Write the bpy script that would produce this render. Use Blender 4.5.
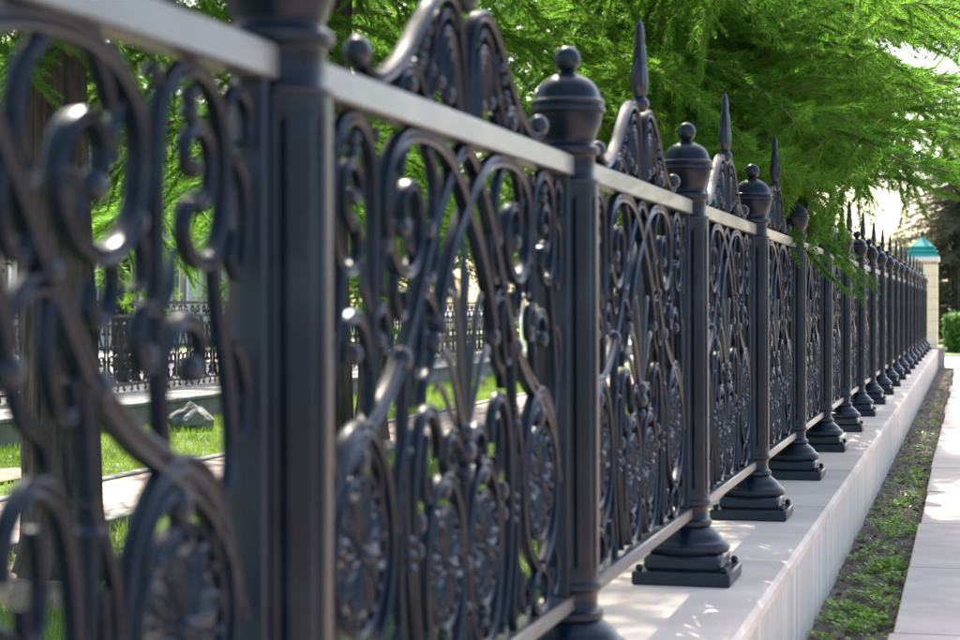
import bpy, math, random
import numpy as np
from mathutils import Vector, Matrix, Euler
R = math.radians
random.seed(7)
rng = np.random.default_rng(7)
for o in list(bpy.data.objects): bpy.data.objects.remove(o)
S = bpy.context.scene
COL = S.collection

# ------------------------------------------------------------------ camera
F_PX, W_PX = 1850.0, 960.0
YAW = math.atan2(490.0, F_PX)            # fence direction (+Y) lies 490 px right of the image centre
EYE = 1.40
cam_d = bpy.data.cameras.new('camera')
cam = bpy.data.objects.new('camera', cam_d); COL.objects.link(cam)
cam_d.sensor_width = 24.0
cam_d.lens = 24.0 * F_PX / W_PX
cam_d.clip_start = 0.05; cam_d.clip_end = 2000
cam.location = (0, 0, EYE)
cam.rotation_euler = (R(90) - math.atan(16 / F_PX), 0, YAW)
cam_d.dof.use_dof = True
cam_d.dof.focus_distance = 11.0
cam_d.dof.aperture_fstop = 2.9
S.camera = cam
CT, ST = math.cos(YAW), math.sin(YAW)
def at(px, depth):                       # ground position (x, y) of a picture column at a depth
    xc = (px - 480) / F_PX * depth
    return (xc * CT - depth * ST, xc * ST + depth * CT)

# ------------------------------------------------------------------ sky and sun
SUN_EL, SUN_AZ = R(47), R(-24)           # azimuth from +Y, negative = garden side
wd = bpy.data.worlds.new('World'); S.world = wd; wd.use_nodes = True
nt = wd.node_tree; nt.nodes.clear()
sky = nt.nodes.new('ShaderNodeTexSky'); sky.sky_type = 'NISHITA'; sky.sun_disc = False
sky.sun_elevation = SUN_EL; sky.sun_rotation = SUN_AZ
sky.air_density = 1.0; sky.dust_density = 3.0; sky.ozone_density = 1.0
bg = nt.nodes.new('ShaderNodeBackground'); bg.inputs[1].default_value = 0.15
wo = nt.nodes.new('ShaderNodeOutputWorld')
nt.links.new(sky.outputs[0], bg.inputs[0]); nt.links.new(bg.outputs[0], wo.inputs[0])
sd = bpy.data.lights.new('sun', 'SUN'); sd.energy = 4.9; sd.angle = R(1.0); sd.color = (1, 0.93, 0.82)
sun = bpy.data.objects.new('sun', sd); COL.objects.link(sun)
sv = Vector((math.sin(SUN_AZ) * math.cos(SUN_EL), math.cos(SUN_AZ) * math.cos(SUN_EL), math.sin(SUN_EL)))
sun.rotation_euler = sv.to_track_quat('Z', 'Y').to_euler()
sun.location = (0, 0, 30)
S.render.engine = 'CYCLES'; S.cycles.max_bounces = 14; S.cycles.diffuse_bounces = 9; S.cycles.transmission_bounces = 12
S.view_settings.view_transform = 'Standard'; S.view_settings.look = 'None'
S.view_settings.exposure = 2.0; S.view_settings.gamma = 1.0

# ------------------------------------------------------------------ materials
def mat(name, col, rough=0.8, col2=None, scale=5.0, detail=6.0, bump=0.0, bscale=None, stretch=(1, 1, 1),
        metallic=0.0, spec=0.5, coat=0.0, lo=0.35, hi=0.65, trans=0.0, bdist=0.01, col3=None, scale3=1.0):
    m = bpy.data.materials.new(name); m.use_nodes = True
    t = m.node_tree; b = t.nodes['Principled BSDF']
    b.inputs['Roughness'].default_value = rough
    b.inputs['Metallic'].default_value = metallic
    b.inputs['Specular IOR Level'].default_value = spec
    b.inputs['Coat Weight'].default_value = coat
    b.inputs['Base Color'].default_value = (*col, 1)
    tc = t.nodes.new('ShaderNodeTexCoord'); mp = t.nodes.new('ShaderNodeMapping')
    mp.inputs['Scale'].default_value = stretch
    t.links.new(tc.outputs['Object'], mp.inputs[0])
    colsock = None
    if col2 is not None:
        n = t.nodes.new('ShaderNodeTexNoise'); n.inputs['Scale'].default_value = scale; n.inputs['Detail'].default_value = detail
        t.links.new(mp.outputs[0], n.inputs['Vector'])
        r = t.nodes.new('ShaderNodeValToRGB')
        r.color_ramp.elements[0].position = lo; r.color_ramp.elements[0].color = (*col, 1)
        r.color_ramp.elements[1].position = hi; r.color_ramp.elements[1].color = (*col2, 1)
        t.links.new(n.outputs['Fac'], r.inputs[0]); colsock = r.outputs[0]
        if col3 is not None:
            n3 = t.nodes.new('ShaderNodeTexNoise'); n3.inputs['Scale'].default_value = scale3; n3.inputs['Detail'].default_value = 5
            t.links.new(tc.outputs['Object'], n3.inputs['Vector'])
            r3 = t.nodes.new('ShaderNodeValToRGB'); r3.color_ramp.elements[0].position = 0.48; r3.color_ramp.elements[1].position = 0.68
            t.links.new(n3.outputs['Fac'], r3.inputs[0])
            mx = t.nodes.new('ShaderNodeMixRGB'); mx.inputs[2].default_value = (*col3, 1)
            t.links.new(r3.outputs[0], mx.inputs[0]); t.links.new(colsock, mx.inputs[1]); colsock = mx.outputs[0]
        t.links.new(colsock, b.inputs['Base Color'])
    if bump > 0:
        nb = t.nodes.new('ShaderNodeTexNoise'); nb.inputs['Scale'].default_value = bscale or scale * 4; nb.inputs['Detail'].default_value = 6
        t.links.new(mp.outputs[0], nb.inputs['Vector'])
        bp = t.nodes.new('ShaderNodeBump'); bp.inputs['Strength'].default_value = bump; bp.inputs['Distance'].default_value = bdist
        t.links.new(nb.outputs['Fac'], bp.inputs['Height']); t.links.new(bp.outputs[0], b.inputs['Normal'])
    if trans > 0:
        tr = t.nodes.new('ShaderNodeBsdfTranslucent'); mxs = t.nodes.new('ShaderNodeMixShader'); mxs.inputs[0].default_value = trans
        if colsock: t.links.new(colsock, tr.inputs[0])
        else: tr.inputs[0].default_value = (*col, 1)
        out = t.nodes['Material Output']
        t.links.new(b.outputs[0], mxs.inputs[1]); t.links.new(tr.outputs[0], mxs.inputs[2]); t.links.new(mxs.outputs[0], out.inputs[0])
    return m
M = {}
M['iron'] = mat('painted_iron', (0.0013, 0.0038, 0.0088), 0.33, (0.0026, 0.0068, 0.0140), 9, 8, 0.25, 60, bdist=0.002, spec=0.20, col3=(0.009, 0.015, 0.023), scale3=6)
M['rail'] = mat('painted_rail', (0.026, 0.029, 0.035), 0.36, (0.05, 0.049, 0.048), 12, 8, 0.35, 70, stretch=(1, .25, 1), bdist=0.002, coat=0.1, col3=(0.085, 0.08, 0.075), scale3=4)
M['old_iron'] = mat('weathered_iron', (0.010, 0.012, 0.014), 0.4, (0.03, 0.03, 0.03), 9, 6)
M['cap'] = mat('coping_concrete', (0.53, 0.42, 0.335), 0.75, (0.64, 0.515, 0.415), 2.2, 9, 0.25, 90, bdist=0.003, col3=(0.45, 0.365, 0.30), scale3=1.3)
M['soil'] = mat('soil', (0.060, 0.040, 0.026), 0.95, (0.14, 0.098, 0.066), 9, 9, 0.8, 45, bdist=0.02, col3=(0.14, 0.11, 0.08), scale3=2.2)
M['slab'] = mat('paving_slab', (0.50, 0.39, 0.315), 0.82, (0.60, 0.475, 0.39), 3.5, 10, 0.35, 70, bdist=0.004, col3=(0.43, 0.345, 0.29), scale3=1.6)
M['joint'] = mat('paving_bed', (0.10, 0.085, 0.07), 0.95, (0.16, 0.14, 0.115), 8, 6, 0.5)
M['lawn'] = mat('lawn_ground', (0.045, 0.075, 0.015), 0.95, (0.075, 0.12, 0.02), 3, 8, 0.6, 40, bdist=0.03)
M['blade'] = mat('grass_blade', (0.12, 0.22, 0.015), 0.55, (0.23, 0.33, 0.03), 1.2, 4, trans=0.45)
M['weed'] = mat('weed_leaf', (0.12, 0.26, 0.010), 0.5, (0.24, 0.40, 0.02), 7, 4, trans=0.35)
M['needle'] = mat('larch_needle', (0.072, 0.195, 0.012), 0.5, (0.170, 0.345, 0.030), 1.6, 5, trans=0.68, lo=0.3, hi=0.7)
M['needle2'] = mat('far_needle', (0.060, 0.13, 0.016), 0.6, (0.14, 0.25, 0.03), 0.8, 5, trans=0.35)
M['spruce'] = mat('spruce_needle', (0.050, 0.066, 0.030), 0.65, (0.15, 0.135, 0.065), 0.7, 5, trans=0.2)
M['bark'] = mat('bark', (0.030, 0.022, 0.016), 0.95, (0.11, 0.083, 0.06), 14, 8, 1.0, 30, stretch=(1, 1, .25), bdist=0.03)
M['twig'] = mat('twig_bark', (0.14, 0.085, 0.04), 0.9, (0.22, 0.15, 0.08), 10, 4)
M['hedge'] = mat('hedge_leaf', (0.05, 0.12, 0.014), 0.6, (0.11, 0.22, 0.03), 2, 5, trans=0.3)
M['road'] = mat('road_surface', (0.085, 0.085, 0.088), 0.9, (0.13, 0.13, 0.132), 2, 8, 0.3, 60)
M['path'] = mat('garden_path', (0.19, 0.135, 0.11), 0.9, (0.27, 0.20, 0.165), 5, 8, 0.4, 40)
M['dirt'] = mat('bare_dirt', (0.10, 0.075, 0.05), 0.95, (0.18, 0.14, 0.10), 5, 8, 0.6, 40, bdist=0.02)
M['rock'] = mat('boulder', (0.07, 0.075, 0.065), 0.9, (0.19, 0.19, 0.17), 6, 9, 0.8, 18, bdist=0.02)
M['cream'] = mat('cream_block', (0.74, 0.62, 0.38), 0.8, (0.82, 0.70, 0.46), 3, 8, 0.2, 60)
M['mortar'] = mat('mortar', (0.36, 0.29, 0.18), 0.9, (0.45, 0.37, 0.24), 10, 6)
M['white_trim'] = mat('white_trim', (0.66, 0.62, 0.54), 0.7, (0.74, 0.70, 0.62), 5, 6)
M['teal'] = mat('teal_metal', (0.010, 0.27, 0.21), 0.4, (0.02, 0.35, 0.28), 4, 6)
M['grey_stone'] = mat('grey_stone', (0.13, 0.13, 0.12), 0.9, (0.22, 0.215, 0.20), 4, 9, 0.5, 40)
M['plaster'] = mat('plaster', (0.30, 0.28, 0.24), 0.85, (0.38, 0.35, 0.30), 1, 7)
M['glass'] = mat('window_glass', (0.03, 0.04, 0.05), 0.08, spec=0.7)
M['pole'] = mat('pole_metal', (0.10, 0.12, 0.14), 0.4, (0.15, 0.17, 0.19), 6, 5, metallic=0.4)
M['litter'] = mat('leaf_litter', (0.20, 0.14, 0.07), 0.9, (0.36, 0.27, 0.15), 30, 3)

def ridge_highlight(m, col):                        # ridge highlights put into the colour: paler on raised edges
    t = m.node_tree; b = t.nodes['Principled BSDF']; src = b.inputs['Base Color'].links[0].from_socket
    ge = t.nodes.new('ShaderNodeNewGeometry'); r = t.nodes.new('ShaderNodeValToRGB')
    r.color_ramp.elements[0].position = 0.52; r.color_ramp.elements[1].position = 0.62
    t.links.new(ge.outputs['Pointiness'], r.inputs[0])
    mx = t.nodes.new('ShaderNodeMixRGB'); mx.inputs[2].default_value = (*col, 1)
    t.links.new(r.outputs[0], mx.inputs[0]); t.links.new(src, mx.inputs[1]); t.links.new(mx.outputs[0], b.inputs['Base Color'])
ridge_highlight(M['iron'], (0.020, 0.026, 0.034))
def wall_mat():                          # board-marked concrete: narrow upright boards of slightly different tone
    m = mat('board_concrete', (0.44, 0.38, 0.32), 0.8, (0.53, 0.465, 0.40), 3.0, 9, 0.3, 60, stretch=(1, 3.0, .18), bdist=0.004)
    t = m.node_tree; b = t.nodes['Principled BSDF']
    src = b.inputs['Base Color'].links[0].from_socket
    tc = [n for n in t.nodes if n.type == 'TEX_COORD'][0]
    sx = t.nodes.new('ShaderNodeSeparateXYZ'); t.links.new(tc.outputs['Object'], sx.inputs[0])
    mu = t.nodes.new('ShaderNodeMath'); mu.operation = 'MULTIPLY'; mu.inputs[1].default_value = 9.0; t.links.new(sx.outputs['Y'], mu.inputs[0])
    fl = t.nodes.new('ShaderNodeMath'); fl.operation = 'FLOOR'; t.links.new(mu.outputs[0], fl.inputs[0])
    wn = t.nodes.new('ShaderNodeTexWhiteNoise'); wn.noise_dimensions = '1D'; t.links.new(fl.outputs[0], wn.inputs['W'])
    fr = t.nodes.new('ShaderNodeMath'); fr.operation = 'FRACT'; t.links.new(mu.outputs[0], fr.inputs[0])
    gp = t.nodes.new('ShaderNodeMath'); gp.operation = 'GREATER_THAN'; gp.inputs[1].default_value = 0.06; t.links.new(fr.outputs[0], gp.inputs[0])
    mr = t.nodes.new('ShaderNodeMapRange'); mr.inputs[3].default_value = 0.90; mr.inputs[4].default_value = 1.06; t.links.new(wn.outputs['Value'], mr.inputs[0])
    g2 = t.nodes.new('ShaderNodeMapRange'); g2.inputs[3].default_value = 0.80; g2.inputs[4].default_value = 1.0; t.links.new(gp.outputs[0], g2.inputs[0])
    pr = t.nodes.new('ShaderNodeMath'); pr.operation = 'MULTIPLY'; t.links.new(mr.outputs[0], pr.inputs[0]); t.links.new(g2.outputs[0], pr.inputs[1])
    vm = t.nodes.new('ShaderNodeMixRGB'); vm.blend_type = 'MULTIPLY'; vm.inputs[0].default_value = 1
    t.links.new(src, vm.inputs[1]); t.links.new(pr.outputs[0], vm.inputs[2])
    # dirt splashed up from the soil
    dz = t.nodes.new('ShaderNodeMapRange'); dz.inputs[1].default_value = 0.0; dz.inputs[2].default_value = 0.10; dz.inputs[3].default_value = 0.75; dz.inputs[4].default_value = 0.0
    t.links.new(sx.outputs['Z'], dz.inputs[0])
    nn = t.nodes.new('ShaderNodeTexNoise'); nn.inputs['Scale'].default_value = 6; t.links.new(tc.outputs['Object'], nn.inputs['Vector'])
    dm = t.nodes.new('ShaderNodeMath'); dm.operation = 'MULTIPLY'; t.links.new(dz.outputs[0], dm.inputs[0]); t.links.new(nn.outputs['Fac'], dm.inputs[1])
    v2 = t.nodes.new('ShaderNodeMixRGB'); v2.inputs[2].default_value = (0.17, 0.13, 0.095, 1)
    t.links.new(dm.outputs[0], v2.inputs[0]); t.links.new(vm.outputs[0], v2.inputs[1])
    t.links.new(v2.outputs[0], b.inputs['Base Color'])
    return m
M['wall'] = wall_mat()

# ------------------------------------------------------------------ mesh helpers
class MB:
    def __init__(s): s.v = []; s.f = []
    def add(s, v, f):
        o = len(s.v); s.v.extend([tuple(p) for p in v]); s.f.extend([tuple(i + o for i in q) for q in f]); return s
    def box(s, x0, x1, y0, y1, z0, z1, b=0.0):
        if b <= 0:
            v = [(x, y, z) for z in (z0, z1) for y in (y0, y1) for x in (x0, x1)]
            return s.add(v, [(0, 2, 3, 1), (4, 5, 7, 6), (0, 1, 5, 4), (2, 6, 7, 3), (0, 4, 6, 2), (1, 3, 7, 5)])
        rings = [(z0, b), (z0 + b, 0), (z1 - b, 0), (z1, b)]
        v = []; f = []
        for z, i in rings:
            c = b
            v += [(x0 + c, y0 + i, z), (x1 - c, y0 + i, z), (x1 - i, y0 + c, z), (x1 - i, y1 - c, z), (x1 - c, y1 - i, z), (x0 + c, y1 - i, z), (x0 + i, y1 - c, z), (x0 + i, y0 + c, z)]
        for r in range(3):
            for k in range(8): f.append((r * 8 + k, r * 8 + (k + 1) % 8, r * 8 + 8 + (k + 1) % 8, r * 8 + 8 + k))
        f.append(tuple(range(7, -1, -1))); f.append(tuple(range(24, 32)))
        return s.add(v, f)
    def lathe(s, prof, n=32, c=(0, 0), sx=1, sy=1, mod=None, rot=0):
        v = []; f = []
        for (r, z) in prof:
            for k in range(n):
                a = 2 * math.pi * k / n + rot
                rr = r * (mod(a, z) if mod else 1)
                v.append((c[0] + rr * math.cos(a) * sx, c[1] + rr * math.sin(a) * sy, z))
        for i in range(len(prof) - 1):
            for k in range(n): f.append((i * n + k, i * n + (k + 1) % n, i * n + n + (k + 1) % n, i * n + n + k))
        f.append(tuple(range(n - 1, -1, -1))); f.append(tuple(range((len(prof) - 1) * n, len(prof) * n)))
        return s.add(v, f)
    def ball(s, c, rx, ry=None, rz=None, n=12, m=8):
        ry = rx if ry is None else ry; rz = rx if rz is None else rz
        v = [(c[0], c[1], c[2] - rz)]; f = []
        for i in range(1, m):
            p = -math.pi / 2 + math.pi * i / m
            for k in range(n):
                a = 2 * math.pi * k / n
                v.append((c[0] + rx * math.cos(p) * math.cos(a), c[1] + ry * math.cos(p) * math.sin(a), c[2] + rz * math.sin(p)))
        v.append((c[0], c[1], c[2] + rz)); L = len(v) - 1
        for k in range(n):
            f.append((0, 1 + (k + 1) % n, 1 + k)); f.append((L, L - n + k, L - n + (k + 1) % n))
        for i in range(m - 2):
            for k in range(n): f.append((1 + i * n + k, 1 + i * n + (k + 1) % n, 1 + (i + 1) * n + (k + 1) % n, 1 + (i + 1) * n + k))
        return s.add(v, f)
    def tube(s, pts, rad, n=8):
        pts = [Vector(p) for p in pts]; v = []; f = []
        up = Vector((0.31, 0.2, 0.93))
        for i, p in enumerate(pts):
            d = (pts[min(i + 1, len(pts) - 1)] - pts[max(i - 1, 0)]).normalized()
            a = d.cross(up)
            if a.length < 1e-3: a = d.cross(Vector((1, 0, 0)))
            a.normalize(); b = d.cross(a)
            for k in range(n):
                t = 2 * math.pi * k / n
                v.append(p + (a * math.cos(t) + b * math.sin(t)) * rad[i])
        for i in range(len(pts) - 1):
            for k in range(n): f.append((i * n + k, i * n + n + k, i * n + n + (k + 1) % n, i * n + (k + 1) % n))
        f.append(tuple(range(n))); f.append(tuple(range(len(pts) * n - 1, (len(pts) - 1) * n - 1, -1)))
        return s.add(v, f)
    def sweep(s, pts, w=0.011, dep=0.014, closed=False, off=0.0, sub=5, flat=False):
        # ornamental bar lying in the fence plane: pts are (along, height); a section with a shallow groove
        P = np.array(pts, float); n = len(P)
        W = (np.full(n, w) if np.isscalar(w) else np.array(w, float)) * 0.97; dep = dep * 0.84
        out = []; ow = []
        segs = n if closed else n - 1
        for i in range(segs):
            if closed: i0, i1, i2, i3 = (i - 1) % n, i, (i + 1) % n, (i + 2) % n
            else: i0, i1, i2, i3 = max(i - 1, 0), i, i + 1, min(i + 2, n - 1)
            for k in range(sub):
                t = k / sub
                out.append(0.5 * ((2 * P[i1]) + (-P[i0] + P[i2]) * t + (2 * P[i0] - 5 * P[i1] + 4 * P[i2] - P[i3]) * t * t + (-P[i0] + 3 * P[i1] - 3 * P[i2] + P[i3]) * t ** 3))
                ow.append(W[i1] * (1 - t) + W[i2] * t)
        if not closed: out.append(P[-1]); ow.append(W[-1])
        out = np.array(out); N = len(out)
        sec = [(1, .5), (.88, .86), (.6, 1), (.34, .78), (0, .48), (-.34, .78), (-.6, 1), (-.88, .86), (-1, .5), (-1, -.5), (-.88, -.86), (-.6, -1), (-.34, -.78), (0, -.48), (.34, -.78), (.6, -1), (.88, -.86), (1, -.5)]
        if flat: sec = [(1, 0), (.55, .75), (0, 1.1), (-.55, .75), (-1, 0), (-.55, -.75), (0, -1.1), (.55, -.75)]
        K = len(sec); v = []; f = []
        for i in range(N):
            a = out[(i + 1) % N] if closed else out[min(i + 1, N - 1)]
            b = out[i - 1] if closed else out[max(i - 1, 0)]
            d = a - b; d = d / (np.linalg.norm(d) + 1e-9)
            nx, nz = -d[1], d[0]
            for (q, e) in sec:
                dd = dep * (ow[i] / max(W.max(), 1e-6)) if flat else dep
                v.append((e * dd + off, out[i][0] + nx * q * ow[i], out[i][1] + nz * q * ow[i]))
        for i in range(N if closed else N - 1):
            j = (i + 1) % N
            for k in range(K): f.append((i * K + k, i * K + (k + 1) % K, j * K + (k + 1) % K, j * K + k))
        if not closed:
            f.append(tuple(range(K - 1, -1, -1))); f.append(tuple(range((N - 1) * K, N * K)))
        return s.add(v, f)
    def mirror(s):
        m = MB(); m.v = [(x, -y, z) for x, y, z in s.v]; m.f = [tuple(reversed(q)) for q in s.f]; return m
    def mesh(s, name, m, smooth=True):
        me = bpy.data.meshes.new(name); me.from_pydata(s.v, [], s.f); me.update()
        if smooth:
            me.polygons.foreach_set('use_smooth', [True] * len(me.polygons))
            me.set_sharp_from_angle(angle=R(42))
        me.materials.append(m); return me
def link(name, me, parent=None, loc=(0, 0, 0), rz=0.0):
    o = bpy.data.objects.new(name, me); COL.objects.link(o); o.location = loc; o.rotation_euler = (0, 0, rz)
    if parent: o.parent = parent
    return o
def tag(o, label=None, cat=None, group=None, kind=None):
    if label: o['label'] = label
    if cat: o['category'] = cat
    if group: o['group'] = group
    if kind: o['kind'] = kind
    return o
def empty(name, loc=(0, 0, 0), rz=0.0):
    o = link(name, None, None, loc, rz); o.empty_display_size = 0.2; return o
def tri_mesh(name, V, m, smooth=False):        # V: (n,3,3) loose triangles
    n = len(V); me = bpy.data.meshes.new(name)
    me.vertices.add(n * 3); me.loops.add(n * 3); me.polygons.add(n)
    me.vertices.foreach_set('co', np.ascontiguousarray(V, dtype=np.float32).ravel())
    me.loops.foreach_set('vertex_index', np.arange(n * 3, dtype=np.int32))
    me.polygons.foreach_set('loop_start', np.arange(0, n * 3, 3, dtype=np.int32))
    me.update(calc_edges=True); me.materials.append(m); return me
def grid_mesh(name, x0, x1, y0, y1, nx, ny, hfun, m):
    xs = np.linspace(x0, x1, nx); ys = np.linspace(y0, y1, ny)
    v = [(x, y, hfun(x, y)) for y in ys for x in xs]
    f = [(j * nx + i, j * nx + i + 1, j * nx + nx + i + 1, j * nx + nx + i) for j in range(ny - 1) for i in range(nx - 1)]
    me = bpy.data.meshes.new(name); me.from_pydata(v, [], f); me.update()
    me.polygons.foreach_set('use_smooth', [True] * len(me.polygons)); me.materials.append(m); return me
def vnoise(x, y, s=0):
    return (math.sin(x * 3.1 + 1.7 * math.sin(y * 2.3 + s)) + math.sin(y * 4.7 + 2.1 * math.sin(x * 5.9 + s * 1.3)) + math.sin((x + y) * 9.3 + s)) / 3

# ------------------------------------------------------------------ the setting
FX = -0.967                                  # fence centre plane
BAY, Y0 = 2.01, 2.519
NP = 20                                      # posts 0..19, one more behind the camera
CAPZ = EYE - 0.98
WX = -0.655                                  # street face of the low wall
YEND = Y0 + BAY * (NP - 1) + 0.25
SX = -0.305                                  # pavement edge

ground = MB().box(-400, 400, -120, 600, -0.6, -0.06).mesh('ground', M['road'], False)
tag(link('ground', ground), kind='structure')
lawn = link('lawn', grid_mesh('lawn', -9.02, -1.29, -4, YEND + 4, 40, 140, lambda x, y: 0.02 * vnoise(x * .5, y * .5), M['lawn'])); tag(lawn, kind='structure')

# low wall: body, end pier, coping stones
w = empty('low_wall', (0, 0, 0)); tag(w, 'long low grey concrete wall with pale coping carrying the black ornate fence', 'wall')
link('wall_body', MB().box(-1.285, WX - 0.005, -3, YEND, -0.3, CAPZ - 0.052).mesh('wall_body', M['wall'], False), w)
y = -3.0; k = 0
cm = MB(); c = 0.016
prof = [(-1.30, CAPZ - .055), (WX - .004, CAPZ - .055), (WX, CAPZ - .05), (WX, CAPZ - c), (WX - c, CAPZ), (-1.30 + c, CAPZ), (-1.30, CAPZ - c)]
L = BAY - 0.004
vv = [(x, 0, z) for x, z in prof] + [(x, L, z) for x, z in prof]; n = len(prof)
cm.add(vv, [tuple(range(n))] + [tuple(range(2 * n - 1, n - 1, -1))] + [(i, i + n, (i + 1) % n + n, (i + 1) % n) for i in range(n)])
cme = cm.mesh('coping_stone', M['cap'], False)
yy = Y0 + 0.55 - 3 * BAY
while yy < YEND - 0.5:
    link('coping_stone', cme, w, (0, yy, random.uniform(-.0012, .0012))); yy += BAY
link('end_pier', MB().box(-1.34, WX + .13, yy, yy + 0.55, -0.3, CAPZ - 0.035, .008).mesh('end_pier', M['wall'], False), w)
link('pier_cap', MB().box(-1.40, WX + .17, yy - .03, yy + 0.60, CAPZ - 0.033, CAPZ + .035, .008).mesh('pier_cap', M['cap'], False), w)
WALL_END = yy + .6

# soil strip
def soil_h(x, y): return 0.018 * vnoise(x * 6, y * 2.2, 1) + 0.012 * vnoise(x * 17, y * 13, 4) + 0.006 * vnoise(x * 41, y * 37, 2) - 0.012
soil = link('soil_strip', grid_mesh('soil_strip', WX - .02, SX + .10, -2, WALL_END - .2, 26, 700, soil_h, M['soil'])); tag(soil, kind='structure')

# pavement of large slabs
pav = link('pavement', MB().box(SX + .03, 3.6, -3, WALL_END - .6, -0.10, -0.004).mesh('pavement', M['joint'], False)); tag(pav, kind='structure')
slabs = [MB().box(0, .985, 0, 1.985, -.06, 0.03, .006).mesh('slab', M['slab'], False) for q in range(1)]
for i, xx in enumerate((SX, SX + 1.0, SX + 2.0, SX + 3.0)):
    y = -2.1 + (0.0, .9, .35, 1.2)[i]
    while y < WALL_END - 2.6:
        o = link('slab', slabs[0], pav, (xx + (random.uniform(-.022, .022) if i == 0 else random.uniform(-.004, .004)), y, random.uniform(-.004, .004)), random.uniform(-.002, .002))
        y += 2.0
cross = link('cross_path', MB().box(-40, 30, WALL_END + .02, WALL_END + 9, -0.05, -0.002).mesh('cross_path', M['slab'], False)); tag(cross, kind='structure')

# garden path, bare earth, rear kerb
path = link('garden_path', MB().box(-6.35, -5.25, -4, YEND + 4, -.05, .038).mesh('garden_path', M['joint'], False)); tag(path, kind='structure')
pm = MB().box(0, .545, 0, .395, 0, .02, .004).mesh('paver', M['path'], False)
for j in range(0, 78):
    for i in range(2): link('paver', pm, path, (-6.35 + .003 + i * .549, 4 + j * .40, .030 + random.uniform(0, .004)))
kerb = link('path_kerb', MB().box(-6.46, -6.355, -4, YEND + 4, -.05, .075, .01).mesh('path_kerb', M['grey_stone'], False)); tag(kerb, kind='structure')
kerb2 = link('path_kerb', MB().box(-5.245, -5.14, -4, YEND + 4, -.05, .075, .01).mesh('path_kerb', M['grey_stone'], False)); tag(kerb2, kind='structure')
gst = link('gravel_strip', grid_mesh('gravel_strip', -7.75, -7.2, -4, 14, 6, 60, lambda x, y: .03 + .02 * vnoise(x * .5, y * .5) , M['dirt'])); tag(gst, kind='structure')
rear = empty('rear_wall', (0, 0, 0)); tag(rear, 'low grey stone wall across the garden under the rear fence', 'wall')
link('wall_body', MB().box(-10.9, -9.0, -4, 60, -.3, .25, .01).mesh('wall_body', M['grey_stone'], False), rear)
ry = -4
rcm = MB().box(-10.95, -8.95, 0, 1.99, .253, .30, .008).mesh('coping_stone', M['grey_stone'], False)
while ry < 58: link('coping_stone', rcm, rear, (0, ry, 0)); ry += 2.0

# ------------------------------------------------------------------ the iron fence
E = EYE
def lift(prof): return [(r, z + E) for r, z in prof]
PM = {}
# plinth
pl = MB().box(-.172, .172, -.172, .172, CAPZ + .001, CAPZ + .047, .006)
PM['plinth'] = pl.mesh('plinth', M['iron'])
ub = MB().box(-.135, .135, -.135, .135, CAPZ + .047, CAPZ + .100, .012); PM['plinth_block'] = ub.mesh('plinth_block', M['iron'])
PM['bolt_knob'] = MB().ball((0, 0, CAPZ + .058), .0135, n=12, m=8).mesh('bolt_knob', M['iron'])
bell = lift([(.128, -.881), (.143, -.876), (.149, -.866), (.150, -.855), (.146, -.845), (.136, -.838), (.128, -.833), (.122, -.822), (.108, -.808), (.094, -.797), (.084, -.788), (.080, -.785), (.086, -.782), (.088, -.774), (.086, -.766), (.078, -.762), (.074, -.757), (.072, -.735), (.074, -.715), (.082, -.711), (.085, -.702), (.083, -.692), (.078, -.688)])
PM['base'] = MB().lathe(bell, 36).mesh('base', M['iron'])
def groove(a, z):
    h = z - E
    if h > .262 or h < -.655: return 1
    q = (a / (math.pi / 4)) % 1.0
    d = abs(q - .5)
    return 1 - (.075 if d < .075 else (.03 if d < .11 else 0))
zz = [-.69, -.66, -.652] + [.255 * i / 4 - .645 * (1 - i / 4) for i in range(0, 5)] + [.262, .27, .299]
PM['shaft'] = MB().lathe(lift([(.077, z) for z in zz]), 96, mod=groove).mesh('shaft', M['iron'])
capp = lift([(.076, .297), (.081, .299), (.083, .304), (.081, .309), (.072, .312), (.069, .318), (.068, .365), (.071, .370), (.078, .373), (.081, .380), (.080, .389), (.074, .394), (.067, .398), (.066, .404), (.070, .414), (.077, .432), (.084, .452), (.087, .468), (.088, .474), (.094, .477), (.096, .483), (.094, .489), (.089, .491), (.089, .495), (.093, .498), (.094, .503), (.091, .508), (.085, .510), (.082, .516), (.079, .528), (.073, .541), (.063, .553), (.050, .563), (.034, .571), (.022, .576), (.014, .580), (.012, .584)])
PM['cap'] = MB().lathe(capp, 40).mesh('cap', M['iron'])
PM['ball_finial'] = MB().ball((0, 0, E + .611), .0335, n=20, m=14).mesh('ball_finial', M['iron'])

# panel ornaments, drawn in (along, height above eye) and lifted to world height
def up(mb): mb.v = [(x, y, z + E) for x, y, z in mb.v]; return mb
PAN = []                                     # (name, mesh)
def both(name, mb, m='iron'):
    up(mb); PAN.append((name, mb.mesh(name, M[m]))); PAN.append((name, mb.mirror().mesh(name, M[m])))
def one(name, mb, m='iron'):
    up(mb); PAN.append((name, mb.mesh(name, M[m])))
HB = BAY / 2 - .070
one('top_rail', MB().box(-.026, .026, -HB, HB, .315, .367, .004), 'rail')
one('bottom_rail', MB().box(-.028, .028, -HB, HB, -.756, -.716, .004), 'rail')
both('end_bar', MB().box(-.020, .020, .890, .908, -.7165, .3155, .003))
leg = [(0, .306), (.05, .288), (.11, .248), (.20, .165), (.29, .05), (.39, -.072), (.50, -.152), (.62, -.205), (.73, -.262), (.80, -.33), (.86, -.43)]
a = MB(); a.sweep(leg, [.013, .014, .014, .014, .015, .017, .019, .020, .018, .014, .011], .017, off=-.001)
b = a.mirror(); a.add(b.v, b.f)
for sg in (-1, 1):
    a.ball((.002, sg * .42, -.098), .020, .024, .024); a.ball((.002, sg * .30, .035), .019, .017, .017)
one('pointed_arch', a)
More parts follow.
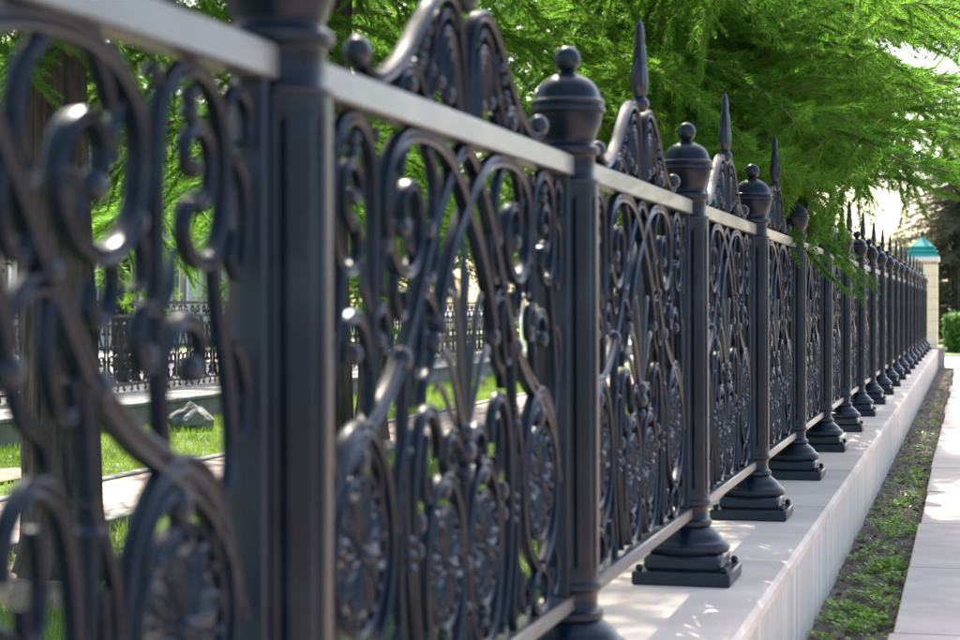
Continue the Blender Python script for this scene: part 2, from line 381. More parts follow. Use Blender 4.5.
crook = [(-.21, -.05), (-.185, .0), (-.145, .058), (-.085, .125), (0, .192), (.066, .243), (.163, .286), (.282, .304), (.408, .294), (.495, .25), (.527, .18), (.505, .10), (.43, .055), (.355, .075), (.318, .13), (.335, .19), (.385, .212), (.425, .185), (.422, .15)]
a = MB().sweep(crook, [.015] * 8 + [.014] * 4 + [.012, .011, .010, .009, .009, .008, .007], .017, off=.003)
a.ball((0, .415, .135), .017, .021, .021); a.ball((0, .52, .10), .018, .018, .02)
a.sweep([(.285, .285), (.245, .255), (.225, .205), (.235, .16), (.262, .14)], [.008, .010, .011, .009, .006], .013, off=.004)
a.sweep([(.40, .29), (.43, .255), (.445, .222)], [.007, .010, .006], .012, off=.004)
a.ball((0, .255, .135), .015, .018, .018)
a.sweep([(.50, .245), (.470, .225), (.462, .19), (.478, .165)], [.004, .009, .008, .003], .012, flat=True)
a.sweep([(.35, .078), (.375, .105), (.372, .14), (.35, .15)], [.004, .009, .008, .003], .012, flat=True)
a.sweep([(.455, .06), (.46, .02), (.435, -.02), (.40, -.01), (.405, .025)], [.007, .009, .009, .008, .005], .012)
a.sweep([(.50, .10), (.535, .075), (.54, .03), (.51, .015)], [.005, .008, .008, .004], .012)
a.sweep([(.225, .20), (.20, .12), (.215, .06), (.25, .05), (.26, .085)], [.006, .008, .009, .007, .004], .011)
both('crook_scroll', a)
oc = [(.60, -.195), (.585, -.09), (.578, .05), (.578, .18), (.603, .265), (.68, .302), (.755, .275), (.79, .20), (.785, .115), (.745, .06), (.69, .057), (.66, .09), (.672, .125), (.70, .13)]
a = MB().sweep(oc, [.012] * 10 + [.010, .009, .008, .007], .014)
a.sweep([(.745, .06), (.765, -.02), (.80, -.12), (.81, -.22), (.77, -.275)], [.010, .011, .012, .012, .010], .012, off=.003)
a.sweep([(.70, .12), (.735, .155), (.735, .205), (.70, .228), (.665, .21), (.662, .178), (.685, .165)], [.007, .009, .010, .009, .008, .007, .006], .011, off=.003)
for p, q in ((.683, .268), (.683, .246), (.69, .175), (.70, .135)): a.ball((0, p, q), .015, .013, .013, 10, 6)
a.sweep([(.588, -.12), (.62, -.045), (.67, -.02), (.715, -.04), (.718, -.085), (.685, -.095)], [.008, .011, .012, .011, .009, .007], .013, off=-.003)
a.ball((0, .683, -.082), .017, .019, .019)
a.sweep([(.582, -.02), (.545, -.005), (.52, -.035), (.53, -.075), (.56, -.075)], [.007, .010, .011, .009, .006], .012, off=.004)
a.ball((0, .552, -.062), .015, .017, .017)
a.sweep([(.785, .20), (.85, .18), (.868, .10), (.84, .04), (.81, .06), (.82, .10)], [.006, .009, .009, .008, .006, .004], .012)
a.sweep([(.755, -.05), (.83, -.06), (.865, -.12), (.845, -.18), (.815, -.165)], [.006, .009, .009, .008, .005], .012)
a.sweep([(.60, .26), (.57, .29), (.545, .275)], [.004, .008, .003], .012, flat=True)
a.sweep([(.78, .25), (.83, .29), (.872, .27), (.872, .225), (.845, .22)], [.005, .009, .009, .007, .004], .012)
a.sweep([(.585, -.02), (.62, .02), (.63, .07)], [.004, .009, .003], .012, flat=True)
both('outer_crook', a)
hk = [(.30, -.705), (.345, -.60), (.385, -.46), (.405, -.30), (.40, -.17), (.375, -.06), (.305, .018), (.235, .006), (.205, -.04), (.222, -.075)]
a = MB().sweep(hk, [.008, .010, .011, .012, .013, .013, .013, .012, .010, .007], .014, off=-.002)
a.ball((0, .218, -.07), .019, .023, .023); a.ball((0, .212, -.028), .016, .016, .016)
for q, p in ((-.47, .382), (-.445, .387), (-.42, .391), (-.26, .405)): a.ball((0, p, q), .019, .019, .011, 10, 6)
a.sweep([(.195, -.29), (.205, -.235), (.255, -.196), (.315, -.22), (.352, -.31), (.362, -.43), (.345, -.57), (.29, -.68)], [.008, .011, .012, .012, .012, .011, .010, .008], .013, off=.003)
a.sweep([(.395, -.22), (.43, -.27), (.455, -.33), (.462, -.40)], [.012, .011, .010, .007], .012, off=.003)
a.sweep([(.305, .015), (.30, -.06), (.325, -.12), (.36, -.12), (.355, -.085)], [.006, .008, .009, .007, .005], .012)
a.sweep([(.22, -.075), (.245, -.12), (.285, -.145), (.30, -.18)], [.005, .009, .009, .005], .012)
a.sweep([(.27, -.24), (.285, -.30), (.275, -.35), (.25, -.36), (.245, -.32)], [.005, .008, .008, .007, .004], .012)
a.ball((0, .31, -.40), .015, .018, .022, 10, 6); a.ball((0, .315, -.45), .013, .014, .018, 10, 6)
a.sweep([(.43, -.33), (.435, -.45), (.425, -.56), (.40, -.66), (.41, -.7155)], [.008, .010, .010, .008, .007], .012)
a.sweep([(.425, -.56), (.455, -.60), (.45, -.66), (.42, -.69)], [.005, .008, .008, .005], .011)
both('hook_stem', a)
fr = [(.625, -.607), (.53, -.545), (.482, -.43), (.505, -.31), (.57, -.228), (.65, -.203), (.735, -.232), (.795, -.31), (.82, -.42), (.785, -.54), (.69, -.607)]
a = MB().sweep(fr, [.011, .012, .012, .013, .014, .015, .014, .013, .012, .012, .011], .015, off=.001)
a.sweep([(.657, -.613), (.598, -.632), (.578, -.667), (.60, -.70), (.657, -.712), (.715, -.70), (.737, -.667), (.717, -.632)], .010, .014, True)
a.sweep([(.545, -.33), (.555, -.28), (.60, -.245), (.65, -.235), (.70, -.245), (.745, -.28), (.755, -.33)], [.005, .007, .008, .008, .008, .007, .005], .012)
a.ball((0, .65, -.258), .018, .020, .030); a.ball((0, .65, -.613), .018, .022, .014)
a.sweep([(.49, -.60), (.475, -.64), (.495, -.68), (.535, -.69), (.55, -.66), (.53, -.64)], [.007, .009, .010, .009, .007, .006], .012)
a.sweep([(.81, -.58), (.84, -.62), (.835, -.67), (.795, -.69), (.775, -.66), (.795, -.635)], [.007, .009, .010, .009, .007, .006], .012)
both('rosette_frame', a)
el = [(.146 + .128 * math.cos(t), -.515 + .184 * math.sin(t)) for t in np.linspace(0, 2 * math.pi, 16, endpoint=False)]
a = MB().sweep(el, .012, .015, True, sub=3)
a.ball((0, .146, -.63), .015, .018, .016); a.ball((0, .146, -.655), .013, .014, .012); a.ball((0, .146, -.352), .015, .02, .02)
a.sweep([(.146, -.64), (.115, -.66), (.12, -.69)], [.006, .008, .004], .011); a.sweep([(.146, -.64), (.177, -.66), (.172, -.69)], [.006, .008, .004], .011)
a.sweep([(.02, -.62), (.03, -.66), (.07, -.70)], [.006, .009, .006], .012); a.sweep([(.27, -.60), (.262, -.65), (.22, -.70)], [.006, .009, .006], .012)
both('oval_ring', a)
def rosette(cx, cz, rad):
    m = MB()
    t = [(cx + rad * math.cos(q), cz + rad * math.sin(q)) for q in np.linspace(0, 2 * math.pi, 16, endpoint=False)]
    m.sweep(t, .0075, .012, True, sub=2)
    for i in range(8):
        q = math.pi / 4 * i + .2
        pt = lambda r_, o_: (cx + r_ * rad * math.cos(q + o_), cz + r_ * rad * math.sin(q + o_))
        m.sweep([pt(.15, 0), pt(.42, .13), pt(.70, .16), pt(.90, .0), pt(.80, -.16)], [.005, .010, .011, .009, .004], .015, sub=3, flat=True)
        m.sweep([pt(.15, 0), pt(.42, -.10), pt(.64, -.14), pt(.78, -.02)], [.005, .009, .009, .004], .012, sub=3, flat=True)
        q += math.pi / 8
        m.sweep([pt(.15, 0), pt(.36, 0), pt(.58, 0)], [.005, .009, .004], .019, sub=2, flat=True)
        m.ball((0, *pt(.66, 0)), .013, .008, .008, 8, 6)
        m.ball((0, *pt(.88, .02)), .012, .009, .009, 8, 6)
    m.ball((0, cx, cz), .024, .021, .021); m.ball((0, cx, cz), .031, .010, .010)
    m.ball((0, cx, cz), .004, rad * .97, rad * .97, 20, 4)
    return m
both('rosette', rosette(.652, -.412, .130))
both('rosette', rosette(.146, -.500, .112))
a = MB()
for sg in (1, -1):
    for k_, pts in enumerate(([(.006, -.24), (.016, -.12), (.034, -.01), (.056, .055), (.078, .06)],
                ([(.010, -.24), (.036, -.13), (.070, -.03), (.102, .018), (.126, .012)]),
                ([(.014, -.245), (.054, -.15), (.098, -.065), (.136, -.03), (.160, -.042)]),
                ([(.018, -.25), (.070, -.175), (.118, -.115), (.158, -.09), (.182, -.106)]),
                ([(.020, -.255), (.078, -.205), (.128, -.165), (.166, -.152), (.188, -.172)]))):
        a.sweep([(sg * p, q) for p, q in pts], [.005, .010, .012, .009, .003], .008, sub=4, flat=True, off=.006 * (1 if k_ % 2 else -1))
    a.sweep([(sg * p, q) for p, q in [(0, -.31), (.035, -.275), (.085, -.25), (.13, -.27), (.128, -.31), (.09, -.315), (.085, -.29)]], [.009, .011, .012, .011, .010, .008, .006], .014, off=.003 * sg)
a.sweep([(0, -.25), (0, -.10), (0, .05), (0, .135)], [.008, .013, .012, .003], .011, flat=True)
a.ball((0, 0, -.255), .024, .028, .022); a.ball((0, 0, -.292), .026, .032, .026); a.ball((0, 0, -.332), .02, .02, .018)
a.ball((0, 0, -.515), .019, .02, .02); a.sweep([(0, -.34), (0, -.50)], .006, .010); a.sweep([(0, -.53), (0, -.7155)], .007, .010)
a.ball((0, 0, -.60), .016, .018, .014)
one('palmette', a)
# pediment scroll above the rail
ped = [(.652, .418), (.640, .395), (.60, .381), (.545, .383), (.47, .408), (.395, .447), (.32, .50), (.25, .548), (.19, .578), (.13, .588), (.075, .566), (.038, .505), (.022, .44), (.016, .368)]
a = MB().sweep(ped, [.007, .009, .010, .011, .012, .012, .013, .013, .012, .012, .011, .010, .009, .008], .018)
a.ball((0, .655, .412), .024, .026, .026)
a.sweep([(.445, .368), (.43, .402), (.385, .418), (.335, .412), (.30, .385), (.292, .368)], [.009, .010, .011, .010, .009, .008], .017)
a.ball((0, .375, .39), .018, .02, .02)
for k_, (ws_, dz_) in enumerate(((.008, 0), (.007, -.022), (.007, -.044), (.006, -.064))):
    q_ = 1 - .13 * k_
    a.sweep([(.035 + .012 * k_, .368), (.030 + .030 * q_ + .012 * k_, .44 + dz_ * .6), (.03 + .068 * q_ + .01 * k_, .505 + dz_), (.03 + .118 * q_, .518 + dz_), (.03 + .155 * q_, .478 + dz_), (.03 + .165 * q_, .43 + dz_ * .6)], [ws_ * .8, ws_, ws_ * 1.2, ws_ * 1.2, ws_, ws_ * .6], .014 - .001 * k_, off=.001 * k_)
a.ball((0, .19, .415), .017, .016, .016, 10, 6); a.ball((0, .12, .40), .016, .018, .022, 10, 6)
a.sweep([(.29, .385), (.262, .425), (.235, .455), (.222, .495), (.24, .52)], [.007, .009, .010, .008, .005], .016)
a.sweep([(.235, .40), (.255, .375), (.275, .372)], [.005, .008, .005], .014)
a.sweep([(.215, .50), (.17, .545), (.12, .552), (.085, .53)], [.004, .008, .008, .004], .015)
for p, q in ((.295, .475), (.275, .50), (.31, .445), (.33, .43), (.245, .43)): a.ball((0, p, q), .018, .013, .013, 10, 6)
both('pediment_scroll', a)
a = MB()
a.ball((0, 0, .603), .030, .034, .026); a.ball((0, 0, .632), .020, .022, .012)
for z0, z1, r in ((.622, .742, .032), (.688, .800, .0255), (.752, .858, .0185)):
    pr = [(.010, z0), (r * .86, z0 + .012), (r, z0 + .35 * (z1 - z0)), (r * .97, z0 + .6 * (z1 - z0)), (r * .80, z0 + .82 * (z1 - z0)), (r * .50, z1 - .008), (.004, z1)]
    a.lathe(pr, 24, sx=.78, sy=1.15, mod=lambda t, z: 1 + .07 * math.cos(6 * t))
for sg in (-1, 1):
    a.sweep([(sg * .012, .62), (sg * .040, .65), (sg * .046, .69), (sg * .036, .735)], [.006, .009, .008, .003], .013, flat=True)
one('spearhead', a)

fence = empty('iron_fence', (FX, 0, CAPZ)); tag(fence, 'black ornate cast iron fence with ball topped posts on pale concrete coping', 'fence')
def fpart(name, parent, me, p):
    o = bpy.data.objects.new(name, me); COL.objects.link(o); o.parent = parent; o.location = p; return o
for i in range(-1, NP):
    y = Y0 + BAY * i
    sh = fpart('post', fence, PM['shaft'], (0, y, -CAPZ)); sh.rotation_euler = (0, random.uniform(-.004, .004), 0)
    for nm in ('plinth', 'plinth_block', 'base', 'cap', 'ball_finial'): fpart(nm, sh, PM[nm], (0, 0, 0))
    for sx in (-1, 1):
        for sy in (-1, 1): fpart('bolt_knob', sh, PM['bolt_knob'], (sx * .148, sy * .148, 0))
for i in range(0, NP):
    y = Y0 + BAY * (i - .5)
    root = fpart('panel', fence, PAN[0][1], (0, y, -CAPZ)); root.name = 'panel'
    for nm, me in PAN[1:]: fpart(nm, root, me, (0, 0, 0))

# ------------------------------------------------------------------ end pillar
PY = WALL_END + .42; PXc = -1.02
pil = empty('gate_pillar', (PXc, PY, 0)); tag(pil, 'cream block pillar with green teal stepped roof at the end of the fence', 'pillar')
hw = .33
link('core', MB().box(-hw + .008, hw - .008, -hw + .008, hw - .008, 0, 2.340).mesh('core', M['mortar'], False), pil)
bh = .245; z = 0.012; r_ = 0
full = MB().box(-hw, hw, -hw, hw, 0, bh, .006).mesh('block', M['cream'], False)
while z + bh < 2.36: link('block', full, pil, (random.uniform(-.002, .002), random.uniform(-.002, .002), z)); z += bh + .007
link('cornice', MB().box(-.37, .37, -.37, .37, 2.340, 2.450, .012).mesh('cornice', M['white_trim'], False), pil)
def frustum(h0, h1, z0, z1):
    v = [(sx * h, sy * h, z_) for h, z_ in ((h0, z0), (h1, z1)) for sx, sy in ((-1, -1), (1, -1), (1, 1), (-1, 1))]
    return MB().add(v, [(3, 2, 1, 0), (4, 5, 6, 7)] + [(i, (i + 1) % 4, 4 + (i + 1) % 4, 4 + i) for i in range(4)])
rf = link('roof', frustum(.37, .345, 2.451, 2.50).mesh('roof', M['teal'], False), pil)
for h0, h1, z0, z1 in ((.30, .285, 2.501, 2.555), (.325, .315, 2.556, 2.595), (.26, .245, 2.596, 2.645), (.28, .27, 2.646, 2.68), (.245, .03, 2.681, 2.88)):
    link('roof_tier', frustum(h0, h1, z0, z1).mesh('roof_tier', M['teal'], False), rf)
link('finial', MB().lathe([(.03, 2.880), (.02, 2.900), (.05, 2.940), (.05, 2.970), (.02, 3.010), (.004, 3.050)], 14).mesh('finial', M['old_iron']), rf)

# ------------------------------------------------------------------ rear fence across the garden
RFX, RZ = -10.2, .30
rf2 = empty('iron_fence', (RFX, 0, RZ)); tag(rf2, 'dark openwork iron fence far across the lawn on the rear wall', 'fence')
RP = {}
RP['post'] = MB().lathe([(.09, .0), (.09, .04), (.05, .06), (.045, .1), (.045, 1.16), (.06, 1.18), (.06, 1.21), (.03, 1.24), (.035, 1.27), (.004, 1.31)], 14).mesh('post', M['old_iron'])
def rbar(z0, z1): return MB().box(-.02, .02, -1.2, 1.2, z0, z1).mesh('rail', M['old_iron'], False)
RP['rails'] = [rbar(.08, .115), rbar(.93, .965), rbar(1.10, 1.14)]
cs = [(0, .0), (.02, .12), (.08, .18), (.15, .14), (.14, .06), (.09, .05), (.085, .09)]
RP['scroll'] = []
for flip in (1, -1):
    a = MB()
    a.sweep([(flip * .02, .12), (flip * .10, .22), (flip * .13, .36), (flip * .07, .46), (flip * .01, .40), (flip * .04, .33), (flip * .08, .36)], .012, .012, sub=3)
    a.sweep([(flip * .13, .36), (flip * .15, .5), (flip * .05, .62), (flip * .02, .76), (flip * .08, .86), (flip * .15, .80), (flip * .13, .72), (flip * .09, .74)], .012, .012, sub=3)
    a.sweep([(flip * .17, .12), (flip * .165, .93)], .009, .012, sub=2)
    a.sweep([(flip * .02, .12), (flip * .09, .13), (flip * .13, .2), (flip * .09, .26), (flip * .05, .22)], .010, .012, sub=3)
    a.ball((0, flip * .06, .56), .02, .03, .03, 8, 6)
    a.sweep([(flip * .02, .97), (flip * .07, 1.08), (flip * .13, 1.05), (flip * .11, .99), (flip * .08, 1.02)], .009, .011, sub=3)
    a.sweep([(flip * .10, .085), (flip * .13, .04), (flip * .10, .015), (flip * .075, .04)], .009, .010, sub=3)
    RP['scroll'].append(a.mesh('scroll', M['old_iron']))
for j in range(2, 17):
    y = j * 2.48
    fpart('post', rf2, RP['post'], (0, y, 0))
    pn = fpart('panel', rf2, RP['rails'][0], (0, y + 1.24, 0))
    for rme in RP['rails'][1:]: fpart('rail', pn, rme, (0, 0, 0))
    for q in range(6):
        for s_ in (0, 1): fpart('scroll', pn, RP['scroll'][s_], (0, -1.0 + q * .4, 0))

# ------------------------------------------------------------------ trees
def plume(nn, per, ln, wd, L, seed):
    g = np.random.default_rng(seed); T = []
    bend = g.uniform(-.05, .05, 2)
    for i in range(nn):
        s = (i + g.uniform(-.3, .3)) / (nn - 1)
        c = np.array([s * L, bend[0] * s * s, bend[1] * s * s - .02 * s * s])
        for k in range(per):
            a = 2 * math.pi * (k + g.uniform(0, 1)) / per + i * 1.1
            el = g.uniform(R(25), R(72)) if s < .93 else g.uniform(R(5), R(45))
            d = np.array([math.cos(el), math.sin(el) * math.cos(a), math.sin(el) * math.sin(a)])
            l = ln * g.uniform(.7, 1.15) * (1 - .25 * s)
            sd_ = np.cross(d, g.normal(size=3)); sd_ /= np.linalg.norm(sd_)
            tip = c + d * l + np.array([0, 0, -.12 * l])
            T.append([c - sd_ * wd / 2, c + sd_ * wd / 2, tip])
    return np.array(T)
PLUME = {'F': [plume(28, 9, .036, .0034, .24, 10 + i) for i in range(8)],
         'M': [plume(14, 7, .046, .0070, .28, 30 + i) for i in range(6)],
         'C': [plume(5, 5, .10, .026, .36, 50 + i) for i in range(5)]}
def place(variants, P, D, sc):
    P = np.array(P, np.float32); D = np.array(D, np.float32); sc = np.array(sc, np.float32)
    D /= np.linalg.norm(D, axis=1)[:, None]
    n = len(P)
    upv = rng.normal(size=(n, 3)).astype(np.float32)
    Yv = np.cross(D, upv); Yv /= np.linalg.norm(Yv, axis=1)[:, None]; Zv = np.cross(D, Yv)
    Rm = np.stack([D, Yv, Zv], axis=2) * sc[:, None, None]
    out = []; idx = rng.integers(0, len(variants), n)
    for vi, va in enumerate(variants):
        s = idx == vi
        if not s.any(): continue
        q = np.einsum('nij,tkj->ntki', Rm[s], va.astype(np.float32)) + P[s][:, None, None, :]
        out.append(q.reshape(-1, 3, 3))
    return np.concatenate(out)
BL = 3.0                                     # every bough is drawn 3 m long along +X and scaled where it grows
TRIS = [0]
def make_bough(grade, seed, mats, hang=1.0):
    g = random.Random(seed); tw = MB(); P_, D_, S_ = [], [], []
    step = {'F': .065, 'M': .085, 'C': .12}[grade]; stp = {'F': .125, 'M': .16, 'C': .24}[grade]
    sway, rise, droop = g.uniform(-.22, .22), g.uniform(.08, .16), g.uniform(.24, .32)
    def pos(t): return Vector((BL * t, sway * BL * t * t * .5 + .03 * math.sin(t * 9 + seed), BL * (rise * t - droop * t * t) + .02 * math.sin(t * 11 + seed)))
    tw.tube([pos(t / 10) for t in range(11)], [.019 * (1 - .86 * t / 10) for t in range(11)], 5)
    s = .09 * BL; side = 1
    while s < BL:
        t = s / BL; p = pos(t); tang = (pos(min(t + .02, 1.02)) - p).normalized(); side = -side
        ll = .78 * (1.05 - .72 * t) * g.uniform(.45, 1.1) + .10
        ang = side * R(g.uniform(32, 78)); ca, sa = math.cos(ang), math.sin(ang)
        d = Vector((tang.x * ca - tang.y * sa, tang.x * sa + tang.y * ca, tang.z * .6 + g.uniform(-.40, .22))).normalized()
        q = p.copy(); n = max(1, int(ll / stp)); tp = [q.copy()]
        for k in range(n):
            d = (d + Vector((g.uniform(-.12, .12), g.uniform(-.12, .12), (-.09 - .12 * k / max(n, 1)) * hang))).normalized()
            P_.append(q[:]); D_.append(d[:]); S_.append(g.uniform(.8, 1.15))
            if g.random() < .7:
                d2 = (d + Vector((g.uniform(-.8, .8), g.uniform(-.8, .8), g.uniform(-.75, .3)))).normalized()
                P_.append(q[:]); D_.append(d2[:]); S_.append(g.uniform(.5, .95))
            q = q + d * stp; tp.append(q.copy())
        if grade != 'C' and len(tp) > 2: tw.tube(tp, [.0035 * (1 - .6 * k / len(tp)) for k in range(len(tp))], 3)
        P_.append(p[:]); D_.append((tang + Vector((g.uniform(-.4, .4), g.uniform(-.4, .4), g.uniform(-.4, .4))))[:]); S_.append(g.uniform(.6, 1))
        s += step * g.uniform(.7, 1.3)
    V = place(PLUME[grade], P_, D_, S_)
    T = []
    for q in tw.f:
        for k in range(1, len(q) - 1): T.append([tw.v[q[0]], tw.v[q[k]], tw.v[q[k + 1]]])
    T = np.array(T, np.float32)
    me = tri_mesh('bough', np.concatenate([V, T]), mats[0]); me.materials.append(mats[1])
    mi = np.zeros(len(V) + len(T), np.int32); mi[len(V):] = 1
    me.polygons.foreach_set('material_index', mi); TRIS[0] += len(mi)
    return me
BOUGH = {}
for gr, cnt in (('F', 6), ('M', 5), ('C', 5)): BOUGH[gr] = [make_bough(gr, 100 + i + ord(gr) * 7, (M['needle'], M['twig'])) for i in range(cnt)]
BOUGH['D'] = [make_bough('C', 300 + i, (M['needle2'], M['bark'])) for i in range(4)]
BOUGH['S'] = [make_bough('C', 400 + i, (M['spruce'], M['bark']), .5) for i in range(4)]
SAMP = {}
for ms_ in BOUGH.values():
    for me_ in ms_:
        co_ = np.empty(len(me_.vertices) * 3, np.float32); me_.vertices.foreach_get('co', co_); SAMP[me_.name] = co_.reshape(-1, 3)[::max(1, len(me_.vertices) // 700)]
def larch(xy, H, r0, crown, h0, nb, seed, label, extra=(), name='larch_tree', lean=.25, pw=1.35, kind=None, tilt=0.0):
    g = random.Random(seed); x, y = xy
    t = empty(name, (x, y, 0)); tag(t, label, 'tree')
    lx, ly = g.uniform(-lean, lean), g.uniform(-lean, lean)
    tp = lambda h: Vector((lx * (h / H) + .06 * math.sin(h * .9 + seed), ly * (h / H) + .06 * math.sin(h * 1.1 + seed * 2), h))
    hs = [-.15, .0, .12] + [.25 * q for q in range(1, 9)] + [2 + (H - 2) * q / 8 for q in range(1, 9)]
    tm = MB()
    tm.tube([tp(h) for h in hs], [r0 * (1.35 if h < .05 else 1.15 if h < .2 else 1.03 if h < .5 else max(.08, 1 - .95 * h / H)) for h in hs], 44)
    gg = np.random.default_rng(seed); ridge = gg.normal(0, .07, 44); nv = []
    for i_, (a, b, c_) in enumerate(tm.v):   # upright bark ridges
        if i_ % 44 == 0: ridge = ridge * .8 + gg.normal(0, .042, 44); ctr = tp(max(c_, 0))
        k_ = 1 + ridge[i_ % 44]; nv.append((ctr.x + (a - ctr.x) * k_, ctr.y + (b - ctr.y) * k_, c_))
    tm.v = nv
    link('trunk', tm.mesh('trunk', M['bark']), t)
    cr = link('crown', None, t); cr.empty_display_size = .1
    br = []
    for i in range(nb):
        u = i / nb; h = h0 + (H - h0) * u ** pw
        az = i * 2.39996 + g.uniform(-.3, .3)
        Lb = (crown * (1 - (h - h0) / (H - h0)) ** .75 + .35) * g.uniform(.75, 1.12)
        br.append((tp(h), az, Lb, tilt + g.uniform(-.10, .12)))
    br = [b_ for b_ in br if not (x + b_[0].x + math.cos(b_[1]) * b_[2] > -1.5 and b_[0].z - b_[2] * (.16 + b_[3]) < 2.6)]
    n_reg = len(br)
    for (h, ex, ey, ez) in extra:            # boughs that end at a given point
        s = tp(h); ax, ay = ex - x - s.x, ey - y - s.y; Lh = math.hypot(ax, ay)
        br.append((s, math.atan2(ay, ax), Lh, -(math.atan2(ez - h, Lh) - math.atan2(-.16, 1))))
    for bi, (p, az, Lb, pit) in enumerate(br):
        seen = False; near = 99
        for f_ in (.2, .5, .8, 1.0):
            q = Vector((x + p.x + math.cos(az) * Lb * f_, y + p.y + math.sin(az) * Lb * f_, p.z - .1 * Lb * f_))
            dp = -q.x * ST + q.y * CT
            if dp > 1 and -250 < 480 + F_PX * (q.x * CT + q.y * ST) / dp < 1250 and q.z < 1.4 + .175 * dp + .5: seen = True
            near = min(near, (q - Vector((0, 0, EYE))).length)
        gr = kind or (('F' if near < 17 else 'M') if seen and near < 30 else 'C')
        me = g.choice(BOUGH[gr]); k = Lb / BL; eu = (g.uniform(-.5, .5), pit, az)
        sc_ = (k, k * g.uniform(1.0, 1.3) if k > .8 else k * 1.3, k if k > .8 else k * 1.2)
        if not kind:                         # leave the open air above the far end of the fence free, as in the place itself
            mw = np.array(Matrix.LocRotScale(p + Vector((x, y, 0)), Euler(eu), Vector(sc_)))
            q = SAMP[me.name] @ mw[:3, :3].T + mw[:3, 3]
            dp = -q[:, 0] * ST + q[:, 1] * CT
            u_ = 480 + F_PX * (q[:, 0] * CT + q[:, 1] * ST) / np.maximum(dp, .5); v_ = 304 - F_PX * (q[:, 2] - EYE) / np.maximum(dp, .5)
            far_ = (dp > 1) & (u_ > 876) & (u_ < 938) & (v_ > 192) & (v_ < 340); low_ = (dp > 1) & (u_ > 770) & (u_ < 950) & (v_ > 256) & (v_ < 420)
            if far_.mean() > .006 or low_.mean() > (.05 if bi >= n_reg else .006): continue
        o = bpy.data.objects.new('bough', me); COL.objects.link(o); o.parent = cr
        o.location = p; o.rotation_euler = eu; o.scale = sc_; o['kind'] = 'stuff'
    return t
T1 = at(64, 9.2)
larch(T1, 11, .19, 3.4, 2.75, 62, 3, 'larch with thick bare lower trunk in dirt, closest to the boulder')
larch(at(348, 10.6), 11, .09, 3.1, 2.35, 70, 4, 'slim larch between the garden path and the black fence')
larch(at(378, 18.5), 11, .15, 3.2, 2.0, 60, 5, 'larch beside the garden path, second beyond the thick trunk')
larch(at(411, 25), 11, .17, 3.4, 2.1, 60, 6, 'larch far down the garden path')
g0 = random.Random(99); OV = []
for q in range(13): OV.append((g0.uniform(2.9, 4.4), g0.uniform(-2.4, .9), g0.uniform(8.2, 15.0), g0.uniform(2.7, 3.9)))
for q in range(22):                          # low boughs that hide the tops of the posts
    ex = g0.uniform(-1.4, -.75); OV.append((g0.uniform(2.6, 3.2), ex, g0.uniform(9.6, 13.0), g0.uniform(2.0, 2.2)))
OV += [(2.7, -1.05, 9.5, 2.12), (2.8, -.95, 10.0, 2.15), (2.6, -1.1, 10.6, 2.1), (2.75, -.9, 10.9, 2.15), (2.7, -1.0, 11.6, 2.15), (2.6, -.85, 12.2, 2.2), (2.9, -1.2, 9.9, 2.3), (2.9, -.8, 11.3, 2.35)]
for q in range(6): OV.append((g0.uniform(2.9, 3.5), g0.uniform(-.5, .5), g0.uniform(10.0, 13.5), g0.uniform(2.6, 2.9)))
larch((-2.45, 14.6), 7.5, .17, 2.8, 2.4, 32, 8, 'large larch whose drooping boughs hang over the black fence', extra=OV)
larch((-2.8, 20.5), 8.0, .17, 2.7, 3.2, 30, 9, 'larch beside the black fence behind the overhanging one',
      extra=[(g0.uniform(3.8, 5.2), g0.uniform(-.7, 1.6), g0.uniform(16.8, 20), g0.uniform(3.7, 4.8)) for q in range(16)])
larch((-2.9, 27.5), 9, .17, 3.0, 4.5, 34, 10, 'third larch beside the black fence past the overhanging one')
larch((-3.0, 34.5), 12, .17, 3.2, 4.9, 40, 11, 'last larch beside the black fence before the cream pillar')
larch((-3.6, -2.6), 10, .17, 3.0, 2.6, 60, 17, 'unseen larch added behind the viewpoint to continue the row')  # unseen; added on the row's line to darken reflections in the ironwork
larch((-3.5, 4.0), 10, .17, 2.9, 3.7, 46, 12, 'larch with high boughs beside the front of the fence')
larch((-13.5, 17.0), 11, .2, 4.6, 2.9, 70, 13, 'dark leafy conifer behind the rear fence by the pale building', kind='D', name='conifer_tree')
larch((-14.0, 29.0), 13, .2, 5.0, 2.8, 70, 14, 'tall green conifer behind the far stretch of the rear fence', kind='D', name='conifer_tree')
larch((-12.8, 40.0), 13, .2, 5.0, 2.4, 80, 15, 'green conifer behind the end of the rear fence', kind='D', name='conifer_tree')
larch((-6.0, 47.0), 13, .2, 4.6, 1.8, 80, 16, 'green conifer at the far end of the garden', kind='D', name='conifer_tree')
# beyond the cross path
def spruce(xy, H, rad, seed, label, kd='S'):
    return larch(xy, H, .22, rad, .3, int(H * 40), seed, label, name='spruce_tree', lean=.05, kind=kd, pw=1.15, tilt=-.05)
spruce(at(958, 66), 9.0, 3.0, 21, 'olive brown spruce behind the clipped hedge, right of the cream pillar')
spruce(at(1010, 72), 13, 3.6, 22, 'taller dark spruce behind the clipped hedge')
spruce(at(898, 80), 4.6, 2.4, 23, 'pale green tree behind the cream pillar roof', 'D')

